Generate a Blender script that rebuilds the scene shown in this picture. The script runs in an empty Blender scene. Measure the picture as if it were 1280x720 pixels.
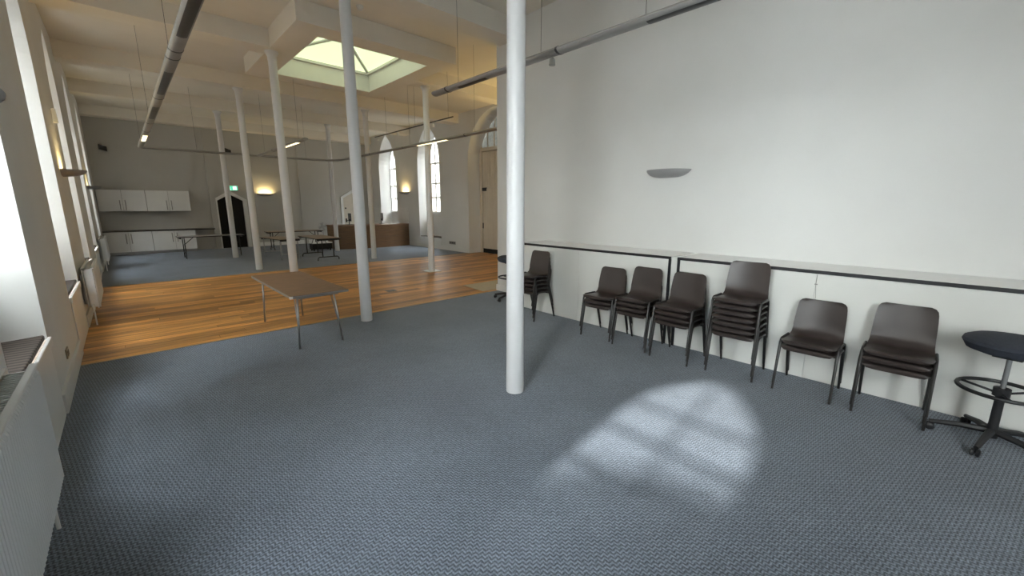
import bpy, bmesh, math, random
from math import pi, sin, cos, sqrt, radians
from mathutils import Vector, Matrix
random.seed(7)
scene = bpy.context.scene
COL = scene.collection

# ------------------------------------------------------------------ camera
EYE = Vector((0, 0, 1.725))
YAW, PITCH, ROLL = radians(43.1406), radians(-11.3507), radians(0.1171)
fwd = Vector((sin(YAW) * cos(PITCH), cos(YAW) * cos(PITCH), sin(PITCH)))
rt = fwd.cross(Vector((0, 0, 1))).normalized()
up = rt.cross(fwd)
rt2 = cos(ROLL) * rt + sin(ROLL) * up
up2 = -sin(ROLL) * rt + cos(ROLL) * up
cam_d = bpy.data.cameras.new('camera')
cam_d.sensor_fit = 'HORIZONTAL'
cam_d.sensor_width = 36.0
cam_d.lens = 512.997 / 1280 * 36.0
cam_d.clip_start = 0.05
cam = bpy.data.objects.new('camera', cam_d)
COL.objects.link(cam)
mw = Matrix((rt2, up2, -fwd)).transposed().to_4x4()
mw.translation = EYE
cam.matrix_world = mw
scene.camera = cam

# ------------------------------------------------------------------ sky, sun, exposure
W = bpy.data.worlds.new('sky')
scene.world = W
W.use_nodes = True
wn = W.node_tree
wn.nodes['Background'].inputs['Color'].default_value = (0.95, 0.98, 1.0, 1)
wn.nodes['Background'].inputs['Strength'].default_value = 33.0     # even overcast sky
sun_d = bpy.data.lights.new('sun', 'SUN')                           # hazy sun
sun_d.energy = 8.5
sun_d.angle = radians(1.9)
sun_d.color = (1.0, 0.98, 0.94)
sun = bpy.data.objects.new('sun', sun_d)
COL.objects.link(sun)
sdir = Vector((1.0, 0.12, -0.85)).normalized()
sun.rotation_euler = sdir.to_track_quat('-Z', 'Y').to_euler()
sun.location = (-20, -3, 16)


def portal(c, ax, ay, sx, sy):
    """light portal in a window opening: guides sampling of the sky, adds no light; emits along ax x ay reversed"""
    d = bpy.data.lights.new('portal', 'AREA')
    d.shape = 'RECTANGLE'
    d.size, d.size_y = sx, sy
    d.cycles.is_portal = True
    o = bpy.data.objects.new('portal', d)
    COL.objects.link(o)
    ax, ay = Vector(ax), Vector(ay)
    m = Matrix((ax, ay, ax.cross(ay))).transposed().to_4x4()
    m.translation = Vector(c)
    o.matrix_world = m


scene.view_settings.view_transform = 'Standard'
scene.view_settings.look = 'None'
scene.view_settings.gamma = 1.0
scene.view_settings.use_curve_mapping = False
scene.view_settings.exposure = 0.14
PANE_S = 0.85        # pane glow standing in for daylight through the opal skylight
LAMP = 1.7

# ------------------------------------------------------------------ materials
MATS = {}


def mat(name, col, rough=0.6, metal=0.0, var=0.0, scale=6.0, bump=0.0, bscale=80.0, spec=0.5, emit=None, es=0.0,
        stretch=None, rnd=0.0):
    if name in MATS:
        return MATS[name]
    m = bpy.data.materials.new(name)
    m.use_nodes = True
    nt = m.node_tree
    b = nt.nodes['Principled BSDF']
    b.inputs['Base Color'].default_value = (*col, 1)
    b.inputs['Roughness'].default_value = rough
    b.inputs['Metallic'].default_value = metal
    b.inputs['Specular IOR Level'].default_value = spec
    L = nt.links.new
    tc = nt.nodes.new('ShaderNodeTexCoord')
    src = tc.outputs['Object']
    if stretch:
        mp = nt.nodes.new('ShaderNodeMapping')
        mp.inputs['Scale'].default_value = stretch
        L(src, mp.inputs['Vector'])
        src = mp.outputs['Vector']
    if var > 0:
        n = nt.nodes.new('ShaderNodeTexNoise')
        n.inputs['Scale'].default_value = scale
        n.inputs['Detail'].default_value = 5
        L(src, n.inputs['Vector'])
        r = nt.nodes.new('ShaderNodeMapRange')
        r.inputs['From Min'].default_value = 0.3
        r.inputs['From Max'].default_value = 0.7
        r.inputs['To Min'].default_value = 1 - var
        r.inputs['To Max'].default_value = 1 + var
        L(n.outputs['Fac'], r.inputs['Value'])
        fac = r.outputs['Result']
        if rnd > 0:
            oi = nt.nodes.new('ShaderNodeObjectInfo')
            r2 = nt.nodes.new('ShaderNodeMapRange')
            r2.inputs['To Min'].default_value = 1 - rnd
            r2.inputs['To Max'].default_value = 1 + rnd
            L(oi.outputs['Random'], r2.inputs['Value'])
            mu = nt.nodes.new('ShaderNodeMath')
            mu.operation = 'MULTIPLY'
            L(fac, mu.inputs[0])
            L(r2.outputs['Result'], mu.inputs[1])
            fac = mu.outputs[0]
        mx = nt.nodes.new('ShaderNodeVectorMath')
        mx.operation = 'SCALE'
        mx.inputs[0].default_value = col
        L(fac, mx.inputs['Scale'])
        L(mx.outputs['Vector'], b.inputs['Base Color'])
    if bump > 0:
        n = nt.nodes.new('ShaderNodeTexNoise')
        n.inputs['Scale'].default_value = bscale
        n.inputs['Detail'].default_value = 3
        L(src, n.inputs['Vector'])
        bp = nt.nodes.new('ShaderNodeBump')
        bp.inputs['Strength'].default_value = bump
        bp.inputs['Distance'].default_value = 0.01
        L(n.outputs['Fac'], bp.inputs['Height'])
        L(bp.outputs['Normal'], b.inputs['Normal'])
    if emit:
        b.inputs['Emission Color'].default_value = (*emit, 1)
        b.inputs['Emission Strength'].default_value = es
    MATS[name] = m
    return m


M_WALL = mat('wall_paint', (0.74, 0.74, 0.72), 0.55, var=0.03, scale=1.2, bump=0.05, bscale=40)
M_WALL_DIM = mat('dimmed_wall_paint', (0.50, 0.49, 0.46), 0.55, var=0.03, scale=1.2, bump=0.05, bscale=40)  # wall paint darkened to hold the far end's low light
M_CEIL = mat('ceiling_paint', (0.83, 0.785, 0.70), 0.7, var=0.04, scale=0.9, bump=0.04, bscale=30)
M_WHITE = mat('white_gloss_paint', (0.78, 0.78, 0.76), 0.35, var=0.02, scale=3)
M_COLUMN = mat('column_paint', (0.71, 0.715, 0.725), 0.42, var=0.02, scale=4, bump=0.04, bscale=30)
M_LAMI = mat('white_laminate', (0.78, 0.78, 0.74), 0.40, var=0.015, scale=2)
M_LEDGE = mat('glossy_white_laminate', (0.86, 0.86, 0.84), 0.16, var=0.01, scale=2)
M_BLACKTRIM = mat('black_edging', (0.012, 0.012, 0.015), 0.45, var=0.1, scale=8)
M_CHAIR = mat('brown_plastic', (0.040, 0.030, 0.027), 0.36, var=0.12, scale=5, bump=0.05, bscale=300)
M_TUBE = mat('dark_tube', (0.016, 0.014, 0.013), 0.40, var=0.15, scale=12)
M_CHROME = mat('grey_steel', (0.42, 0.42, 0.42), 0.35, metal=0.85, var=0.06, scale=9)
M_ALU = mat('grey_aluminium', (0.36, 0.35, 0.33), 0.42, metal=0.3, var=0.05, scale=5)
M_DARKALU = mat('dark_louvre', (0.06, 0.06, 0.06), 0.35, metal=0.4, var=0.1, scale=20)
M_WIRE = mat('dark_wire', (0.05, 0.045, 0.04), 0.5, var=0.1, scale=9)
M_RAD = mat('radiator_enamel', (0.70, 0.71, 0.71), 0.35, var=0.02, scale=4)
M_FABRIC = mat('navy_fabric', (0.034, 0.040, 0.055), 0.9, var=0.15, scale=60, bump=0.3, bscale=400)
M_BLACKP = mat('black_plastic', (0.014, 0.014, 0.016), 0.45, var=0.1, scale=9)
M_OAK = mat('counter_oak', (0.16, 0.090, 0.045), 0.45, var=0.25, scale=3, stretch=(1, 1, 14), bump=0.03)
M_WORKTOP = mat('dark_worktop', (0.06, 0.052, 0.045), 0.4, var=0.15, scale=25)
M_TBROWN = mat('brown_tabletop', (0.20, 0.112, 0.062), 0.5, var=0.22, scale=4, stretch=(2, 9, 2))
M_TTAN = mat('tan_tabletop', (0.30, 0.21, 0.13), 0.4, var=0.12, scale=4, stretch=(2, 9, 2))
M_TEDGE = mat('grey_table_edge', (0.27, 0.26, 0.25), 0.45, var=0.05, scale=8)
M_CREAM = mat('cream_door_paint', (0.66, 0.60, 0.50), 0.45, var=0.03, scale=4)
M_DARKFILL = mat('dark_fill', (0.008, 0.007, 0.006), 0.8, var=0.2, scale=3)  # near-black fill; behind doorways it paints in the unlit rooms
M_SCONCE = mat('sconce_metal', (0.36, 0.36, 0.36), 0.45, metal=0.1, var=0.04, scale=6)
M_SOCKET = mat('socket_brass', (0.35, 0.31, 0.24), 0.35, metal=0.7, var=0.05, scale=9)
M_BEIGE = mat('beige_mat', (0.52, 0.47, 0.38), 0.8, var=0.06, scale=12, bump=0.1, bscale=200)
M_PAPER = mat('paper', (0.8, 0.8, 0.8), 0.7, var=0.02)
M_SCREEN = mat('dark_screen', (0.01, 0.01, 0.012), 0.15, var=0.1)
M_GROUND = mat('lane_asphalt', (0.10, 0.10, 0.10), 0.9, var=0.1, scale=2)
M_STONE = mat('dark_stone', (0.16, 0.14, 0.12), 0.9, var=0.2, scale=2)
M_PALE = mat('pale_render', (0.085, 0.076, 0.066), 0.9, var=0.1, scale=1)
M_LEAF = mat('leaf_green', (0.06, 0.11, 0.03), 0.6, var=0.2, scale=3)
M_BRICK = mat('neighbour_render', (0.45, 0.42, 0.38), 0.9, var=0.1, scale=2)
M_LEADED = mat('leaded_glass', (0.30, 0.32, 0.30), 0.25, var=0.3, scale=14, emit=(0.75, 0.8, 0.75), es=0.18)  # faint emission stands in for daylight behind the leaded panes
M_SKYPANE = mat('opal_skylight_pane', (0.85, 0.9, 0.7), 0.4, var=0.01, emit=(0.86, 1.0, 0.62), es=PANE_S)
M_WARM = mat('lit_lamp', (1, 0.85, 0.5), 0.4, var=0.01, emit=(1.0, 0.74, 0.26), es=2.0)
M_TUBELIT = mat('lit_tube', (1, 0.9, 0.7), 0.4, var=0.01, emit=(1.0, 0.85, 0.5), es=2.2)
M_EXIT = mat('exit_green', (0.1, 0.6, 0.35), 0.4, var=0.01, emit=(0.12, 0.75, 0.45), es=0.9)
M_EXITW = mat('exit_white', (0.9, 1, 0.95), 0.4, var=0.01, emit=(0.8, 1.0, 0.9), es=1.3)


def m_glass():
    m = bpy.data.materials.new('clear_glass')
    m.use_nodes = True
    nt = m.node_tree
    nt.nodes.remove(nt.nodes['Principled BSDF'])
    o = nt.nodes['Material Output']
    t = nt.nodes.new('ShaderNodeBsdfTransparent')
    t.inputs[0].default_value = (0.93, 0.96, 0.95, 1)
    g = nt.nodes.new('ShaderNodeBsdfGlossy')
    g.inputs['Roughness'].default_value = 0.03
    x = nt.nodes.new('ShaderNodeMixShader')
    x.inputs[0].default_value = 0.06
    nt.links.new(t.outputs[0], x.inputs[1])
    nt.links.new(g.outputs[0], x.inputs[2])
    nt.links.new(x.outputs[0], o.inputs[0])
    return m


M_GLASS = m_glass()


def m_carpet():
    m = bpy.data.materials.new('blue_grey_carpet')
    m.use_nodes = True
    nt = m.node_tree
    L = nt.links.new
    b = nt.nodes['Principled BSDF']
    b.inputs['Roughness'].default_value = 1.0
    b.inputs['Specular IOR Level'].default_value = 0.15
    b.inputs['Sheen Weight'].default_value = 0.25
    b.inputs['Sheen Roughness'].default_value = 0.45
    tc = nt.nodes.new('ShaderNodeTexCoord')
    mp = nt.nodes.new('ShaderNodeMapping')
    mp.inputs['Rotation'].default_value = (0, 0, radians(45))
    L(tc.outputs['Object'], mp.inputs['Vector'])
    sx = nt.nodes.new('ShaderNodeSeparateXYZ')
    L(mp.outputs['Vector'], sx.inputs[0])

    def math(op, a_, b_=None):
        q = nt.nodes.new('ShaderNodeMath')
        q.operation = op
        for i_, v in enumerate((a_, b_)):
            if v is None:
                continue
            if isinstance(v, (int, float)):
                q.inputs[i_].default_value = v
            else:
                L(v, q.inputs[i_])
        return q.outputs[0]
    PU, PV = 0.034, 0.025                        # zigzag weave
    tri = math('PINGPONG', math('DIVIDE', sx.outputs['X'], PU / 2), 1.0)
    ph = math('ADD', math('DIVIDE', sx.outputs['Y'], PV), math('MULTIPLY', tri, 0.5 * PU / PV))
    wv = math('SINE', math('MULTIPLY', ph, 2 * pi))
    weave = math('MULTIPLY_ADD', wv, 0.42)
    weave.node.inputs[2].default_value = 0.95
    n1 = nt.nodes.new('ShaderNodeTexNoise')
    n1.inputs['Scale'].default_value = 1.3
    n1.inputs['Detail'].default_value = 4
    L(tc.outputs['Object'], n1.inputs['Vector'])
    r1 = nt.nodes.new('ShaderNodeMapRange')
    r1.inputs['From Min'].default_value = 0.3
    r1.inputs['From Max'].default_value = 0.7
    r1.inputs['To Min'].default_value = 0.88
    r1.inputs['To Max'].default_value = 1.10
    L(n1.outputs['Fac'], r1.inputs['Value'])
    n2 = nt.nodes.new('ShaderNodeTexNoise')
    n2.inputs['Scale'].default_value = 130
    n2.inputs['Detail'].default_value = 2
    L(tc.outputs['Object'], n2.inputs['Vector'])
    r2 = nt.nodes.new('ShaderNodeMapRange')
    r2.inputs['From Min'].default_value = 0.3
    r2.inputs['From Max'].default_value = 0.7
    r2.inputs['To Min'].default_value = 0.62
    r2.inputs['To Max'].default_value = 1.38
    L(n2.outputs['Fac'], r2.inputs['Value'])
    mu = nt.nodes.new('ShaderNodeMath')
    mu.operation = 'MULTIPLY'
    L(r1.outputs[0], mu.inputs[0])
    L(r2.outputs[0], mu.inputs[1])
    sc = nt.nodes.new('ShaderNodeVectorMath')
    sc.operation = 'SCALE'
    sc.inputs[0].default_value = (0.150, 0.178, 0.220)
    L(mu.outputs[0], sc.inputs['Scale'])
    mm = nt.nodes.new('ShaderNodeVectorMath')
    mm.operation = 'SCALE'
    L(sc.outputs[0], mm.inputs[0])
    L(weave, mm.inputs['Scale'])
    L(mm.outputs[0], b.inputs['Base Color'])
    bp = nt.nodes.new('ShaderNodeBump')
    bp.inputs['Strength'].default_value = 0.35
    bp.inputs['Distance'].default_value = 0.004
    L(wv, bp.inputs['Height'])
    L(bp.outputs['Normal'], b.inputs['Normal'])
    return m


M_CARPET = m_carpet()


def m_plank():
    m = bpy.data.materials.new('honey_oak_plank')
    m.use_nodes = True
    nt = m.node_tree
    L = nt.links.new
    b = nt.nodes['Principled BSDF']
    b.inputs['Roughness'].default_value = 0.38
    b.inputs['Specular IOR Level'].default_value = 0.45
    tc = nt.nodes.new('ShaderNodeTexCoord')
    oi = nt.nodes.new('ShaderNodeObjectInfo')
    ad = nt.nodes.new('ShaderNodeVectorMath')
    ad.operation = 'ADD'
    L(tc.outputs['Object'], ad.inputs[0])
    L(oi.outputs['Location'], ad.inputs[1])
    mp = nt.nodes.new('ShaderNodeMapping')
    mp.inputs['Scale'].default_value = (0.7, 14, 1)
    L(ad.outputs[0], mp.inputs['Vector'])
    n = nt.nodes.new('ShaderNodeTexNoise')
    n.inputs['Scale'].default_value = 2.2
    n.inputs['Detail'].default_value = 6
    n.inputs['Distortion'].default_value = 0.6
    L(mp.outputs[0], n.inputs['Vector'])
    cr = nt.nodes.new('ShaderNodeValToRGB')
    e = cr.color_ramp.elements
    e[0].position = 0.28
    e[0].color = (0.27, 0.11, 0.026, 1)
    e[1].position = 0.66
    e[1].color = (0.82, 0.40, 0.105, 1)
    L(n.outputs['Fac'], cr.inputs['Fac'])
    r = nt.nodes.new('ShaderNodeMapRange')
    r.inputs['To Min'].default_value = 0.45
    r.inputs['To Max'].default_value = 1.15
    L(oi.outputs['Random'], r.inputs['Value'])
    s = nt.nodes.new('ShaderNodeVectorMath')
    s.operation = 'SCALE'
    L(cr.outputs['Color'], s.inputs[0])
    L(r.outputs[0], s.inputs['Scale'])
    L(s.outputs[0], b.inputs['Base Color'])
    return m


M_PLANK = m_plank()
M_JOINT = mat('dark_joint', (0.05, 0.028, 0.012), 0.8, var=0.1)


def m_stripe():
    m = bpy.data.materials.new('brown_striped_cushion')
    m.use_nodes = True
    nt = m.node_tree
    L = nt.links.new
    b = nt.nodes['Principled BSDF']
    b.inputs['Roughness'].default_value = 0.9
    tc = nt.nodes.new('ShaderNodeTexCoord')
    w = nt.nodes.new('ShaderNodeTexWave')
    w.bands_direction = 'Y'
    w.inputs['Scale'].default_value = 4.6
    w.inputs['Distortion'].default_value = 0.3
    L(tc.outputs['Object'], w.inputs['Vector'])
    cr = nt.nodes.new('ShaderNodeValToRGB')
    cr.color_ramp.elements[0].color = (0.030, 0.022, 0.018, 1)
    cr.color_ramp.elements[1].color = (0.11, 0.088, 0.078, 1)
    L(w.outputs['Fac'], cr.inputs['Fac'])
    L(cr.outputs[0], b.inputs['Base Color'])
    return m


M_STRIPE = m_stripe()


# ------------------------------------------------------------------ mesh helpers
class MB:
    def __init__(self):
        self.v = []
        self.f = []
        self.sm = []

    def face(self, *pts, smooth=False):
        i = len(self.v)
        self.v += [tuple(p) for p in pts]
        self.f.append(tuple(range(i, i + len(pts))))
        self.sm.append(smooth)
        return self

    def grid(self, rows, closed=False, smooth=True):
        i0 = len(self.v)
        n = len(rows[0])
        for r in rows:
            self.v += [tuple(p) for p in r]
        for a in range(len(rows) - 1):
            for b in range(n if closed else n - 1):
                c = (b + 1) % n
                self.f.append((i0 + a * n + b, i0 + a * n + c, i0 + (a + 1) * n + c, i0 + (a + 1) * n + b))
                self.sm.append(smooth)
        return self

    def box(self, x0, x1, y0, y1, z0, z1):
        x0, x1 = min(x0, x1), max(x0, x1)
        y0, y1 = min(y0, y1), max(y0, y1)
        z0, z1 = min(z0, z1), max(z0, z1)
        i = len(self.v)
        self.v += [(x, y, z) for z in (z0, z1) for (x, y) in ((x0, y0), (x1, y0), (x1, y1), (x0, y1))]
        for q in ((0, 3, 2, 1), (4, 5, 6, 7), (0, 1, 5, 4), (1, 2, 6, 5), (2, 3, 7, 6), (3, 0, 4, 7)):
            self.f.append(tuple(i + k for k in q))
            self.sm.append(False)
        return self

    def tube(self, pts, r, n=8, cap=True):
        pts = [Vector(p) for p in pts]
        rs = r if isinstance(r, (list, tuple)) else [r] * len(pts)
        rows = []
        ref = None
        for k, p in enumerate(pts):
            a = pts[max(k - 1, 0)]
            b = pts[min(k + 1, len(pts) - 1)]
            t = (b - a).normalized()
            if ref is None:
                ref = Vector((0, 0, 1)) if abs(t.z) < 0.9 else Vector((1, 0, 0))
            u = (ref - t * ref.dot(t)).normalized()
            w = t.cross(u)
            ref = u
            rows.append([p + rs[k] * (cos(2 * pi * j / n) * u + sin(2 * pi * j / n) * w) for j in range(n)])
        self.grid(rows, closed=True)
        if cap:
            self.face(*rows[0][::-1])
            self.face(*rows[-1])
        return self

    def lathe(self, prof, n=24, c=(0, 0, 0), cap=True):
        rows = [[(c[0] + r * cos(2 * pi * j / n), c[1] + r * sin(2 * pi * j / n), c[2] + z) for j in range(n)]
                for (r, z) in prof]
        self.grid(rows, closed=True)
        if cap:
            self.face(*rows[0][::-1])
            self.face(*rows[-1])
        return self

    def prism(self, poly, p3, d):
        """poly: list of 2-d points; p3(u, v, w) -> 3-d; extrude w from 0 to d"""
        a = [p3(u, v, 0) for u, v in poly]
        b = [p3(u, v, d) for u, v in poly]
        self.face(*a[::-1])
        self.face(*b)
        n = len(poly)
        for k in range(n):
            self.face(a[k], a[(k + 1) % n], b[(k + 1) % n], b[k])
        return self

    def mesh(self, name, m):
        me = bpy.data.meshes.new(name)
        me.from_pydata([tuple(v) for v in self.v], [], self.f)
        me.polygons.foreach_set('use_smooth', self.sm)
        bm = bmesh.new()
        bm.from_mesh(me)
        bmesh.ops.remove_doubles(bm, verts=bm.verts, dist=1e-5)
        bmesh.ops.recalc_face_normals(bm, faces=bm.faces)
        for e in bm.edges:                         # keep hard creases crisp next to smooth faces
            if len(e.link_faces) == 2 and e.calc_face_angle(0) > 0.7:
                e.smooth = False
        bm.to_mesh(me)
        bm.free()
        me.materials.append(m)
        return me

    def build(self, name, m, parent=None, loc=None, rz=0.0, bevel=0.0):
        o = bpy.data.objects.new(name, self.mesh(name, m))
        COL.objects.link(o)
        if loc:
            o.location = loc
        if rz:
            o.rotation_euler.z = rz
        if parent is not None:
            o.parent = parent
        if bevel > 0:
            bv = o.modifiers.new('bevel', 'BEVEL')
            bv.width = bevel
            bv.segments = 2
            bv.limit_method = 'ANGLE'
        return o


def empty(name, loc=(0, 0, 0), rz=0.0):
    o = bpy.data.objects.new(name, None)
    o.empty_display_size = 0.1
    COL.objects.link(o)
    o.location = loc
    o.rotation_euler.z = rz
    return o


def tag(o, label, cat, group=None):
    o['label'] = label
    o['category'] = cat
    if group:
        o['group'] = group
    return o


def struct(o):
    o['kind'] = 'structure'
    return o


def thing(name, label, cat, loc=(0, 0, 0), rz=0.0, group=None):
    return tag(empty(name, loc, rz), label, cat, group)


KIDS = {}


def copy_tree(o, parent=None):
    c = o.copy()
    COL.objects.link(c)
    c.parent = parent
    for ch in list(o.children):
        copy_tree(ch, c)
    return c


def copy_thing(root, label, loc, rz=0.0, group=None):
    c = copy_tree(root)
    c.location = loc
    c.rotation_euler.z = rz
    c['label'] = label
    if group:
        c['group'] = group
    return c


# ------------------------------------------------------------------ plan of the place (metres)
XL, XN, XR = -0.57, 5.50, 9.20          # left wall, near right wall, far right wall
YB, YN, YF = -4.20, 6.30, 20.20         # wall behind, end of near wall, far wall
ZC, ZB = 4.92, 4.60                     # ceiling, beam soffit
Y1, Y2 = 6.28, 12.20                    # boards between the two carpets
SKX0, SKX1, SKY0, SKY1 = 2.90, 5.10, 8.05, 10.85


# ------------------------------------------------------------------ floor
fb = MB()
fb.box(XL - 0.6, XR + 1.2, YB - 0.3, YF + 1.8, -0.20, -0.022)
floor = struct(fb.build('floor', M_JOINT))
pw = 0.148
rows = int((Y2 - Y1) / pw)
pw = (Y2 - Y1) / rows
cache = {}
npl = 0
for r in range(rows):
    y = Y1 + r * pw
    x = XL - random.uniform(0.0, 1.6)
    while x < XR:
        ln = random.choice((1.9, 2.3, 2.7, 3.1))
        a, b = max(x, XL - 0.05), min(x + ln, XR + 0.6)
        key = round(b - a, 2)
        if b - a > 0.05:
            if key not in cache:
                q = MB().box(-key / 2 + 0.001, key / 2 - 0.001, -pw / 2 + 0.0012, pw / 2 - 0.0012, -0.022, 0)
                cache[key] = q.mesh('plank', M_PLANK)
            o = bpy.data.objects.new('plank', cache[key])
            COL.objects.link(o)
            o.parent = floor
            o.location = ((a + b) / 2, y + pw / 2, 0)
            npl += 1
        x += ln

c1 = MB().box(XL - 0.02, XN + 0.02, YB, Y1, -0.02, 0.004).build('carpet', M_CARPET)
struct(c1)
c2 = MB().box(XL - 0.02, XR + 0.02, Y2, YF, -0.02, 0.004).build('carpet', M_CARPET)
struct(c2)
tr = MB().box(XL, XN - 0.28, Y1 - 0.012, Y1 + 0.012, 0.0, 0.009).build('trim_1', M_SOCKET)
struct(tr)
tr = MB().box(XL, XR, Y2 - 0.012, Y2 + 0.012, 0.0, 0.009).build('trim_2', M_SOCKET)
struct(tr)


# ------------------------------------------------------------------ walls with pointed openings
def arch(w, h, t):
    R = (w * w + h * h) / (2 * w)
    return sqrt(max(R * R - (abs(t) + R - w) ** 2, 0))


def outline(uc, w, z0, zs, h, n=9):
    """closed outline of a pointed opening, from bottom left, over the point, to bottom right"""
    pts = [(uc - w, z0)]
    ts = [-w * cos(pi / 2 * k / n) for k in range(n + 1)] + [w * sin(pi / 2 * k / n) for k in range(1, n + 1)]
    for t in ts:
        pts.append((uc + t, zs + arch(w, h, t)))
    pts.append((uc + w, z0))
    return pts


def wall_with_openings(name, m, P, u0, u1, ztop, ops):
    """ops: list of (uc, w, z0, zs, h, depth, w_in, h_in); P(u, z, d)"""
    b = MB()
    cur = u0
    for (uc, w, z0, zs, h, d, wi, hi) in sorted(ops):
        b.face(P(cur, 0, 0), P(uc - w, 0, 0), P(uc - w, ztop, 0), P(cur, ztop, 0))
        if z0 > 0:
            b.face(P(uc - w, 0, 0), P(uc + w, 0, 0), P(uc + w, z0, 0), P(uc - w, z0, 0))
        o = outline(uc, w, z0, zs, h)
        i = outline(uc, wi, z0, zs, hi)
        for k in range(1, len(o) - 2):
            b.face(P(*o[k], 0), P(*o[k + 1], 0), P(o[k + 1][0], ztop, 0), P(o[k][0], ztop, 0))
        for k in range(len(o) - 1):
            b.face(P(*o[k], 0), P(*o[k + 1], 0), P(*i[k + 1], d), P(*i[k], d))
        cur = uc + w
    b.face(P(cur, 0, 0), P(u1, 0, 0), P(u1, ztop, 0), P(cur, ztop, 0))
    return struct(b.build(name, m))


PL = lambda u, z, d: (XL - d, u, z)
PR = lambda u, z, d: (XR + d, u, z)
DEP = 0.50
LWIN = [0.75 + 3.4 * k for k in range(-1, 6)]
LW, LWI, LZ0, LZS, LH = 0.715, 0.56, 0.66, 3.40, 1.22
ops = [(u, LW, LZ0, LZS, LH, DEP, LWI, LH - 0.14) for u in LWIN]
wall_left = wall_with_openings('wall_left', M_WALL, PL, YB, YF, ZC, ops)
RWIN = [14.75, 18.27]
RW, RWI, RZ0, RZS, RH = 0.81, 0.60, 0.42, 3.42, 1.42
ADOOR = 10.72
ops = [(u, RW, RZ0, RZS, RH, DEP, RWI, RH - 0.2) for u in RWIN]
ops.append((ADOOR, 1.40, 0.0, 3.30, 1.56, 0.55, 1.36, 1.5))
wall_right = wall_with_openings('wall_right', M_WALL, PR, YN, YF, ZC, ops)

struct(MB().box(XL - 0.6, XR + 0.7, YF + 0.001, YF + 0.3, 0, ZC)
       .build('wall_far', M_WALL_DIM)) if False else None
# far wall with two pointed doorways
FD = [(3.28, 0.46, 1.90, 0.26), (8.27, 0.47, 2.06, 0.26)]


def PF(u, z, d):
    return (u, YF + d, z)


b = MB()
cur = XL
for (uc, w, zs, h) in FD:
    b.face(PF(cur, 0, 0), PF(uc - w, 0, 0), PF(uc - w, ZC, 0), PF(cur, ZC, 0))
    o = [(uc - w, 0), (uc - w, zs), (uc, zs + h), (uc + w, zs), (uc + w, 0)]
    b.face(PF(*o[1], 0), PF(*o[2], 0), PF(uc, ZC, 0), PF(uc - w, ZC, 0))
    b.face(PF(*o[2], 0), PF(*o[3], 0), PF(uc + w, ZC, 0), PF(uc, ZC, 0))
    for k in range(4):
        b.face(PF(*o[k], 0), PF(*o[k + 1], 0), PF(*o[k + 1], 0.25), PF(*o[k], 0.25))
    cur = uc + w
b.face(PF(cur, 0, 0), PF(XR, 0, 0), PF(XR, ZC, 0), PF(cur, ZC, 0))
wall_far = struct(b.build('wall_far', M_WALL_DIM))
for x in (2.70, 6.02):
    MB().box(x - 0.09, x + 0.09, YF - 0.05, YF + 0.01, 0.0, ZB).build('pilaster', M_WALL_DIM, wall_far)

# near right wall, a solid block that ends at the boards; the space behind it is another room
wall_near = struct(MB().box(XN, XN + 0.25, YB, YN, 0, ZC).box(XN + 0.25, XR, YN - 0.25, YN, 0, ZC)
                   .build('wall_near_right', M_WALL))
struct(MB().box(XL - 0.6, XN + 0.3, YB - 0.2, YB, 0, ZC).build('wall_back', M_WALL))


def skirting(name, segs):
    b = MB()
    for s in segs:
        b.box(*s)
    return struct(b.build(name, M_WHITE, bevel=0.006))


SK = 0.17
segs = []
cur = YB
for u in LWIN:
    segs.append((XL - 0.01, XL + 0.025, cur, u - LW + 0.0, 0, SK))
    cur = u + LW
segs.append((XL - 0.01, XL + 0.025, cur, 19.58, 0, SK))
skirting('baseboard_left', segs)
skirting('baseboard_right', [(XR - 0.025, XR + 0.01, ADOOR + 1.4, YF, 0, SK), (XR - 0.025, XR + 0.01, YN, ADOOR - 1.4, 0, SK),
                             (XR - 0.01, XR + 0.5, ADOOR + 1.375, ADOOR + 1.41, 0, SK)])
skirting('baseboard_near_right', [(XN - 0.025, XN + 0.01, 5.02, YN, 0, 0.13), (XN - 0.025, XR, YN - 0.01, YN + 0.025, 0, 0.13)])
skirting('baseboard_far', [(2.62, 2.70, YF - 0.025, YF + 0.01, 0, SK), (3.92, 7.62, YF - 0.025, YF + 0.01, 0, SK)])

# ------------------------------------------------------------------ ceiling, beams, skylight
FX0, FX1, FY0, FY1 = 2.42, 5.50, 7.58, 11.25
b = MB()
b.box(XL - 0.6, FX0 + 0.05, YB - 0.2, YF + 0.3, ZC, ZC + 0.2)
b.box(FX1 - 0.05, XR + 0.7, YB - 0.2, YF + 0.3, ZC, ZC + 0.2)
b.box(FX0 + 0.05, FX1 - 0.05, YB - 0.2, FY0 + 0.05, ZC, ZC + 0.2)
b.box(FX0 + 0.05, FX1 - 0.05, FY1 - 0.05, YF + 0.3, ZC, ZC + 0.2)
ceiling = struct(b.build('ceiling', M_CEIL))
for (y0, y1) in ((-1.05, -0.60), (2.35, 2.80), (5.75, 6.20), (12.62, 13.07), (16.05, 16.50), (19.75, 20.20)):
    MB().box(XL, XN if y1 < 3 else XR, y0, y1, ZB, ZC + 0.02).build('beam', M_CEIL, ceiling)
MB().box(XL, FX0 + 0.01, 9.18, 9.63, ZB, ZC + 0.02).build('beam', M_CEIL, ceiling)
MB().box(FX1 - 0.01, XR, 9.18, 9.63, ZB, ZC + 0.02).build('beam', M_CEIL, ceiling)


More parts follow.
